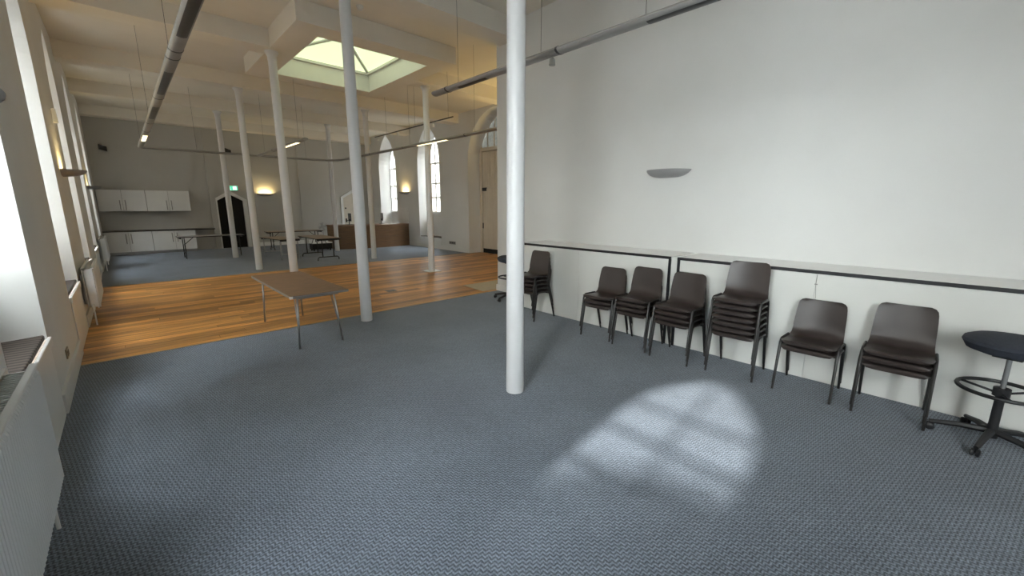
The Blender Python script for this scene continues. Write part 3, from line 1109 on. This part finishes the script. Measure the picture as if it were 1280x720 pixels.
def monitor(label, loc, rz):
    t = thing('computer_monitor', label, 'monitor', loc, rz)
    MB().box(-0.13, 0.13, -0.09, 0.09, 0, 0.014).build('base', M_BLACKP, t)
    MB().box(-0.02, 0.02, -0.01, 0.02, 0.0144, 0.22).build('stand', M_BLACKP, t)
    s = MB().box(-0.25, 0.25, -0.03, -0.012, 0.14, 0.46).build('screen', M_SCREEN, t)
    MB().box(-0.235, 0.235, -0.034, -0.0305, 0.155, 0.445).build('bezel', M_BLACKP, s)


ZT = 0.945
monitor('dark flat monitor on counter seen edge-on below the pointed window', (8.15, 16.95, ZT), radians(74))
monitor('dark flat monitor on counter beside the cream pointed door', (6.78, 17.0, ZT), radians(80))
t = tag(MB().box(-0.15, 0.15, -0.105, 0.105, 0, 0.02).build('paper_stack', M_PAPER, None, (8.50, 16.68, ZT), 0.3), 'white papers lying on the counter top', 'paper')
t = tag(MB().box(-0.15, 0.15, -0.105, 0.105, 0, 0.006).build('paper_sheet', M_PAPER, None, (8.12, 16.55, ZT), -0.2), 'thin white sheets spread on the counter top', 'paper')
o = MB().box(XR - 0.021, XR - 0.001, 16.50, 17.43, 0.95, 1.62).build('splash_panel', M_WHITE)
tag(o, 'cream wall panel above counter on side nearer the wall lamp', 'panel')
o = MB().box(XR - 0.021, XR - 0.001, 19.10, 20.1, 0.95, 1.62).build('splash_panel', M_WHITE)
tag(o, 'cream wall panel above counter beside cream pointed door', 'panel')


# ------------------------------------------------------------------ window seats on the side walls
def window_seat(label, P, uc, w, depth, zs, mirror):
    base = Vector(P(uc, 0, 0))
    t = thing('window_seat', label, 'window seat', base, 0, 'window seats')

    def Q(u, z, d):
        return Vector(P(uc + u, z, d)) - base
    wi_ = w - 0.03
    MB().prism([(-wi_, 0.0), (wi_, 0.0), (wi_, zs - 0.05), (-wi_, zs - 0.05)], lambda u, v, e: Q(u, v, -0.012 + e), 0.010).build('front_panel', M_WHITE, t)
    MB().prism([(-w, zs - 0.05), (w, zs - 0.05), (w, zs + 0.02), (-w, zs + 0.02)], lambda u, v, e: Q(u, v, -0.026 + e), 0.024).build('rim', M_WHITE, t, bevel=0.006)
    wb = w - 0.155 * (depth - 0.02) / 0.5
    c = MB()
    c.prism([(-w + 0.02, 0.01), (w - 0.02, 0.01), (wb - 0.02, depth), (-wb + 0.02, depth)], lambda u, v, e: Q(u, zs + 0.002 + e, v), 0.045)
    c.build('cushion', M_STRIPE, t, bevel=0.012)
    return t


LSEAT = ['brown striped window seat on the far side of the ribbed radiator from the socket', 'brown striped window seat between near radiator and wall socket',
         'brown striped window seat before the radiator on the boards', 'brown striped window seat past the radiator on the boards',
         'brown striped window seat beside the third radiator', 'brown striped window seat nearest the kitchen units']
for k, u in enumerate(LWIN):
    if k == 0:
        continue
    window_seat(LSEAT[k - 1], PL, u, LW, 0.40, LZ0, 1)
window_seat('low window seat with brown cushion under the right wall window by the socket', PR, RWIN[0], RW, 0.40, RZ0, 1)


# ------------------------------------------------------------------ radiators
def radiator(label, y0, y1, z0, z1):
    t = thing('panel_radiator', label, 'radiator', (XL + 0.001, (y0 + y1) / 2, 0), 0, 'white radiators on window wall')
    h_ = (y1 - y0) / 2
    xf, xb = 0.155, 0.055

    def panel(x):
        n = int((y1 - y0) / 0.034)
        pt = (2 * h_ - 0.02) / n
        b = MB()
        for k in range(n):
            ya = -h_ + 0.01 + k * pt
            sec = [(ya, -0.004), (ya + pt * 0.22, 0.009), (ya + pt * 0.5, 0.012), (ya + pt * 0.78, 0.009), (ya + pt, -0.004)]
            rows_ = []
            for (z, q) in ((z0 + 0.004, 0.0), (z0 + 0.03, 1.0), (z1 - 0.03, 1.0), (z1 - 0.002, 0.0)):
                rows_.append([(x + (o_ if q else -0.004), y, z) for (y, o_) in sec])
            b.grid(rows_, smooth=False)
        b.box(x - 0.018, x - 0.006, -h_, h_, z0, z1)
        return b
    panel(xf).build('front_panel', M_RAD, t)
    panel(xb).build('back_panel', M_RAD, t)
    for zz_ in (z1,):
        MB().box(xf - 0.02, xf + 0.012, -h_, h_, z1, z1 + 0.014).build('top_edge', M_RAD, t, bevel=0.005)
        MB().box(xb - 0.02, xb + 0.012, -h_, h_, z1, z1 + 0.014).build('top_edge', M_RAD, t, bevel=0.005)
    g = MB()
    y = -h_ + 0.03
    while y < h_ - 0.03:
        g.box(xb + 0.012, xf - 0.02, y, y + 0.012, z1 - 0.02, z1 - 0.008)
        y += 0.03
    g.build('grille', M_RAD, t)
    cf = MB()
    y = -h_ + 0.05
    while y < h_ - 0.05:
        cf.box(xb + 0.012, xf - 0.02, y, y + 0.003, z0 + 0.04, z1 - 0.04)
        y += 0.03
    cf.build('fins', M_RAD, t)
    for s in (-1, 1):
        MB().box(xb + 0.010, xf - 0.018, s * h_, s * (h_ - 0.012), z0 + 0.02, z1 - 0.02).build('side_plate', M_RAD, t)
        MB().box(0.0, xb - 0.018, s * (h_ - 0.2) - 0.02, s * (h_ - 0.2) + 0.02, z0 + 0.05, z1 - 0.1).build('bracket', M_RAD, t)
    for s in (-1, 1):
        vb = MB()
        vb.tube([(0.095, s * (h_ - 0.03), z0 + 0.03), (0.095, s * (h_ + 0.045), z0 + 0.03), (0.095, s * (h_ + 0.05), 0.0)], 0.009, 8)
        vb.lathe([(0.017, z0 - 0.01), (0.019, z0 + 0.02), (0.016, z0 + 0.07)], 12, (0.095, s * (h_ + 0.047), 0))
        vb.build('valve', M_WHITE, t)


radiator('white ribbed panel radiator beside the window seat, on near carpet', 1.62, 3.03, 0.30, 0.94)
radiator('white panel radiator on the wooden boards beneath lit wall lamp', 8.42, 9.85, 0.24, 0.82)
radiator('white panel radiator on far carpet toward the kitchen units', 15.25, 16.75, 0.24, 0.85)


# ------------------------------------------------------------------ uplighter sconces
def sconce(label, P, uc, z, lit, L_=0.64, power=12):
    base = Vector(P(uc, z, 0))
    t = thing('uplighter', label, 'wall lamp', base, 0, 'wall uplighters')

    def Q(u, zz_, d):
        return Vector(P(uc + u, z + zz_, -d)) - base
    n, m = 14, 7
    rows_ = []
    for k in range(n + 1):
        s = -1 + 2 * k / n
        dep = 0.26 * (1 - abs(s) ** 3.2) + 0.012
        dz = 0.088 * (1 - abs(s) ** 4.0) + 0.010
        rows_.append([Q(s * L_ / 2, -dz * (cos(pi / 2 * j / m)) + 0.0, dep * sin(pi / 2 * j / m)) for j in range(m + 1)])
    b = MB()
    b.grid(rows_)
    inner = [[v * 0.94 for v in r] for r in rows_]
    b.grid(inner)
    b.grid([[r[-1] for r in rows_], [r[-1] for r in inner]], smooth=False)
    b.build('bowl', M_SCONCE, t)
    bp_ = MB()
    bp_.prism([(-0.12, -0.06), (0.12, -0.06), (0.12, -0.01), (-0.12, -0.01)], lambda u, v, e: Q(u, v, e), 0.02)
    bp_.build('back_plate', M_SCONCE, t)
    tb = MB()
    tb.tube([Q(-0.13, -0.045, 0.09), Q(0.13, -0.045, 0.09)], 0.012, 8)
    tb.build('lamp_tube', M_WARM if lit else M_PAPER, t)
    if lit:
        ld = bpy.data.lights.new('lamp_light', 'AREA')
        ld.shape = 'RECTANGLE'
        ld.size = 0.42
        ld.size_y = 0.06
        ld.energy = power * LAMP
        ld.color = (1.0, 0.74, 0.32)
        lo = bpy.data.objects.new('lamp_light', ld)
        COL.objects.link(lo)
        lo.parent = t
        lo.location = Q(0, -0.022, 0.10)
        d = Q(0, 1.0, 0.0)
        ax = (Q(1, 0, 0) - Q(0, 0, 0)).normalized()
        zax = Vector((0, 0, -1))
        yax = zax.cross(ax)
        lo.rotation_euler = Matrix((ax, yax, zax)).transposed().to_euler()
    return t


PN = lambda u, z, d: (XN + d, u, z)
PFW = lambda u, z, d: (u, YF + d, z)
sconce('grey unlit boat-shaped wall lamp on white wall above the ledge', PN, 2.76, 2.20, False, 0.62)
sconce('grey boat-shaped wall lamp on pier above the ribbed radiator', PL, 2.86, 2.20, False)
sconce('lit boat-shaped wall lamp on pier above the radiator on boards', PL, 9.30, 2.24, True, power=3.5)
sconce('boat-shaped wall lamp on far window pier beside the wall cupboards', PL, 16.1, 2.22, True, power=3)
sconce('glowing wall lamp on far wall right of dark pointed doorway', PFW, 4.56, 2.20, True, power=5)
sconce('glowing wall lamp on right wall between the two pointed windows', PR, 16.62, 2.30, True, power=4.5)
sconce('lit wall lamp on right wall hidden past the end of near wall', PR, 8.3, 2.30, True, power=26)


# ------------------------------------------------------------------ hanging light rails
def rail_profile_y(b, x, y0, y1, z, w=0.062, h=0.034, n=12):
    rows_ = []
    for y in (y0, y1):
        rows_.append([(x + w * cos(2 * pi * j / n), y, z + h * sin(2 * pi * j / n)) for j in range(n)])
    b.grid(rows_, closed=True)
    b.face(*rows_[0])
    b.face(*rows_[1])
    return b


def light_rail(label, x, y0, y1, z, slots, joints, wires, lit=(), curly=None, extra=None):
    t = thing('light_rail', label, 'light rail', (x, (y0 + y1) / 2, z), 0, 'hanging light rails')
    yc = (y0 + y1) / 2
    rail_profile_y(MB(), 0, y0 - yc, y1 - yc, 0).build('rail', M_ALU, t)
    for (a, c) in slots:
        q = MB()
        for k in range(5):
            ang = radians(-90 + (-34 + 17 * k))
        pts0 = [(0.064 * cos(radians(g_)), 0.0355 * sin(radians(g_))) for g_ in (-128, -110, -90, -70, -52)]
        rows_ = [[(px, a - yc, pz) for (px, pz) in pts0], [(px, c - yc, pz) for (px, pz) in pts0]]
        q.grid(rows_, smooth=True)
        q.build('louvre', M_TUBELIT if (a, c) in lit else M_DARKALU, t)
    for yj in joints:
        q = MB()
        rail_profile_y(q, 0, yj - yc - 0.012, yj - yc + 0.012, 0, 0.065, 0.037)
        q.build('joint_ring', M_DARKALU, t)
    for yw in wires:
        MB().tube([(0, yw - yc, 0.03), (0, yw - yc, ZC - z - 0.0)], 0.0022, 5).build('wire', M_WIRE, t)
    return t


ZR = 3.22
light_rail('long grey light rail hanging along the window wall side', 0.60, 0.4, 14.95, ZR,
           [(2.4, 3.2), (3.9, 4.95), (6.3, 7.6), (8.6, 9.8), (12.2, 13.3)], [3.55, 5.45, 5.75, 7.95, 10.4, 11.6], [3.4, 6.0, 10.35, 14.6], lit=[(12.2, 13.3)])
nr = light_rail('grey light rail hanging before the white wall above chairs', 3.35, -1.2, 5.12, ZR,
                [(0.6, 1.95), (4.0, 4.55)], [2.9, 4.8], [1.98, 3.15, 4.58])
q = MB()
q.lathe([(0.012, 0.0), (0.028, -0.02), (0.034, -0.07), (0.030, -0.075)], 12)
sp = q.build('spot_head', M_ALU, nr)
sp.location = (0.03, 3.02 - 1.96, -0.03)
light_rail('grey light rail hanging between middle columns toward far wall', 3.32, 10.5, 14.95, ZR, [(11.0, 12.6)], [13.2], [11.0, 14.2], lit=[(11.0, 12.6)])
light_rail('grey light rail hanging along the counter side with lit tube', 5.66, 6.2, 14.3, ZR, [(8.2, 9.5)], [7.5, 10.2, 12.2], [7.2, 9.9, 13.6], lit=[(8.2, 9.5)])
t = thing('light_rail', 'slim grey cross rail hanging parallel to the far wall', 'light rail', (3.0, 15.0, ZR), 0, 'hanging light rails')
MB().tube([(-2.40, 0, 0), (1.9, 0, 0), (2.35, -0.12, 0), (2.58, -0.36, 0), (2.66, -0.68, 0)], 0.034, 10).build('rail', M_ALU, t)
for xw in (-1.2, 1.7):
    MB().tube([(xw, 0, 0.03), (xw, 0, ZC - ZR)], 0.0022, 5).build('wire', M_WIRE, t)
t = thing('spot_track', 'thin dark spotlight track with small white spots by right windows', 'spot track', (6.25, 11.0, 3.86))
MB().box(-0.012, 0.012, -2.2, 2.1, -0.012, 0.012).build('track', M_WIRE, t)
for yw in (-2.0, -0.4, 1.3):
    MB().tube([(0, yw, 0.01), (0, yw, ZC - 3.86)], 0.0028, 5).build('wire', M_WIRE, t)
for yw in (-1.3, 0.6, 1.9):
    s_ = MB().lathe([(0.012, 0.0), (0.02, -0.04), (0.032, -0.05), (0.036, -0.11), (0.03, -0.115)], 12).build('spot_head', M_WHITE, t)
    s_.location = (0, yw, -0.012)

# ------------------------------------------------------------------ small fittings
def small_box(name, label, cat, x0, x1, y0, y1, z0, z1, m, front=None, fm=None):
    t = thing(name, label, cat, ((x0 + x1) / 2, (y0 + y1) / 2, z0))
    a, b_, h_ = (x1 - x0) / 2, (y1 - y0) / 2, z1 - z0
    MB().box(-a, a, -b_, b_, 0, h_).build('body', m, t, bevel=0.003)
    return t, a, b_, h_


t, a, b_, h_ = small_box('wall_socket', 'brass double wall socket low on the window pier', 'socket', XL, XL + 0.012, 5.64, 5.79, 0.27, 0.36, M_SOCKET)
for s in (-1, 1):
    MB().box(a, a + 0.002, s * 0.035 - 0.018, s * 0.035 + 0.018, 0.02, 0.07).build('outlet', M_BLACKP, t)
t, a, b_, h_ = small_box('wall_socket', 'grey double socket on right wall above skirting', 'socket', XR - 0.012, XR, 12.98, 13.40, 0.25, 0.37, M_ALU)
for s in (-1, 0, 1):
    MB().box(-a - 0.002, -a, s * 0.12 - 0.04, s * 0.12 + 0.04, 0.03, 0.09).build('outlet', M_BLACKP, t)
t, a, b_, h_ = small_box('light_switch', 'small grey switch on the end of near white wall', 'switch', XN - 0.012, XN, 5.62, 5.70, 1.18, 1.30, M_ALU)
MB().box(-a - 0.003, -a, -0.015, 0.015, 0.04, 0.08).build('rocker', M_WHITE, t)
t, a, b_, h_ = small_box('wall_sensor', 'small cream sensor box on window pier above lit wall lamp', 'sensor', XL, XL + 0.05, 9.55, 9.65, 2.95, 3.15, M_WHITE)
MB().box(a, a + 0.004, -0.03, 0.03, 0.04, 0.10).build('lens', M_LAMI, t)
t = thing('smoke_detector', 'round white smoke detector on ceiling before the skylight', 'smoke detector', (3.29, 7.16, ZC))
MB().lathe([(0.055, 0.0), (0.058, -0.02), (0.055, -0.03)], 18).build('base', M_WHITE, t)
MB().lathe([(0.046, -0.03), (0.046, -0.05), (0.036, -0.062)], 18).build('cap', M_WHITE, t)
for (x, z, lab) in ((-0.17, 3.64, 'small black speaker high on far wall above the wall cupboards'), (3.40, 3.84, 'small black speaker high on far wall above dark doorway')):
    t = thing('wall_speaker', lab, 'speaker', (x, YF, z))
    MB().prism([(-0.10, -0.07), (0.10, -0.13), (0.10, 0.02), (-0.10, 0.09)], lambda u, v, e: (u, -0.14 + e, v), 0.10).build('case', M_BLACKP, t)
    MB().box(-0.02, 0.02, -0.04, 0.0, -0.05, 0.02).build('bracket', M_BLACKP, t)
# exit sign
t = thing('exit_sign', 'lit green exit sign with white running figure over dark doorway', 'exit sign', (3.40, YF, 2.30))
MB().box(-0.19, 0.19, -0.06, 0.0, 0.0, 0.19).build('case', M_WHITE, t)
MB().box(-0.18, 0.18, -0.064, -0.0602, 0.01, 0.18).build('face', M_EXIT, t)
pk = MB()


def flat(b, pts):
    b.prism(pts, lambda u, v, e: (u, -0.067 + e, v), 0.0025)


flat(pk, [(0.02, 0.03), (0.14, 0.03), (0.14, 0.165), (0.02, 0.165)])
for hx_ in (-0.12,):
    flat(pk, [(hx_ + 0.014 * cos(2 * pi * k / 10), 0.150 + 0.014 * sin(2 * pi * k / 10)) for k in range(10)])
flat(pk, [(-0.13, 0.13), (-0.10, 0.13), (-0.09, 0.08), (-0.115, 0.075)])
flat(pk, [(-0.10, 0.085), (-0.065, 0.06), (-0.05, 0.03), (-0.062, 0.025), (-0.08, 0.05), (-0.112, 0.07)])
flat(pk, [(-0.115, 0.078), (-0.125, 0.05), (-0.155, 0.035), (-0.15, 0.024), (-0.112, 0.04), (-0.10, 0.07)])
flat(pk, [(-0.10, 0.125), (-0.06, 0.10), (-0.065, 0.09), (-0.105, 0.11)])
pk.build('pictogram', M_EXITW, t)
# floor hatch and beige mat
t = thing('floor_box', 'brass floor socket flap set into wooden boards before column', 'floor socket', (3.84, 7.75, 0))
MB().box(-0.10, 0.10, -0.10, 0.10, 0.0, 0.004).build('frame', M_SOCKET, t)
MB().box(-0.085, 0.085, -0.085, 0.085, 0.0041, 0.006).build('flap', M_WORKTOP, t)
mt = MB().prism([(5.20, 6.44), (5.27, 7.19), (6.9, 7.19), (6.9, 6.36), (5.6, 6.36)], lambda u, v, e: (u, v, 0.0 + e), 0.006).build('floor_mat', M_BEIGE)
tag(mt, 'beige floor covering on boards by end of near white wall', 'mat')
# thin cord with clip on front panel of the ledge
t = thing('hanging_cord', 'thin cord with small clip on white ledge panel behind pair of chairs', 'cord', (XB - 0.004, 0.84, 0.0))
MB().tube([(0, 0, 1.075), (0.0, 0.003, 0.98), (0, -0.012, 0.84)], 0.0022, 5).build('cord', M_ALU, t)
MB().box(-0.006, 0.003, -0.012, 0.012, 0.975, 0.985).build('clip', M_ALU, t)


# ------------------------------------------------------------------ outside: ground, a facade opposite, an added house and tree for shade
struct(MB().box(-60, XL - 0.75, -60, 60, -1.3, -1.2).build('ground', M_GROUND))
t = thing('added_shade_house', 'unseen tall house block added outside the windows to shade far bays', 'building', (-5.4, 16, -1.2))  # unseen, added to keep sun and sky out of the far bays
MB().box(-6, 0, -14.9, 16, 0, 9.7).build('wall', M_STONE, t)
MB().box(-6, 0, -14.9, -9.6, 9.9, 14.5).build('added_tower', M_STONE, t)  # extra height added to darken the carpet near the left wall
MB().box(-6.1, 0.1, -14.95, 16.2, 9.7, 9.9).build('roof', M_WORKTOP, t)
struct(MB().box(XR + 0.9, 60, -60, 60, -1.3, -1.2).build('ground', M_GROUND))
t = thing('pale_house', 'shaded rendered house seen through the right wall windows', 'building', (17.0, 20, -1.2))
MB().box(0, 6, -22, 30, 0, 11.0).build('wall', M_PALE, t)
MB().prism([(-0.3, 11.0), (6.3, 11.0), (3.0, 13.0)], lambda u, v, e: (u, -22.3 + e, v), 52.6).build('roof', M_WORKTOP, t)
t = thing('added_shade_tree', 'unseen leafy tree added outside near windows to break up the sun', 'tree', (-5.6, -1.32, -1.2))  # unseen, added so its leaves shade the nearer part of the sun patch
MB().tube([(0, 0, 0), (0.05, 0.1, 3.0), (0.0, 0.6, 5.2), (0, 0.9, 7.0)], [0.10, 0.085, 0.05, 0.02], 8).build('trunk', M_WORKTOP, t)
lv = MB()
for k in range(2600):
    while True:
        q = Vector((random.uniform(-1, 1), random.uniform(-1, 1), random.uniform(-1, 1)))
        if q.length < 1:
            break
    c = Vector((0.1 + q.x * 0.8, 1.0 + q.y * 1.35, 6.75 + q.z * 1.05))
    u = Vector((random.gauss(0, 1), random.gauss(0, 1), random.gauss(0, 1))).normalized()
    w = u.orthogonal().normalized()
    lv.face(c - u * 0.08, c + w * 0.04, c + u * 0.08, c - w * 0.04)
fo = lv.build('foliage', M_LEAF, t)
fo['kind'] = 'stuff'
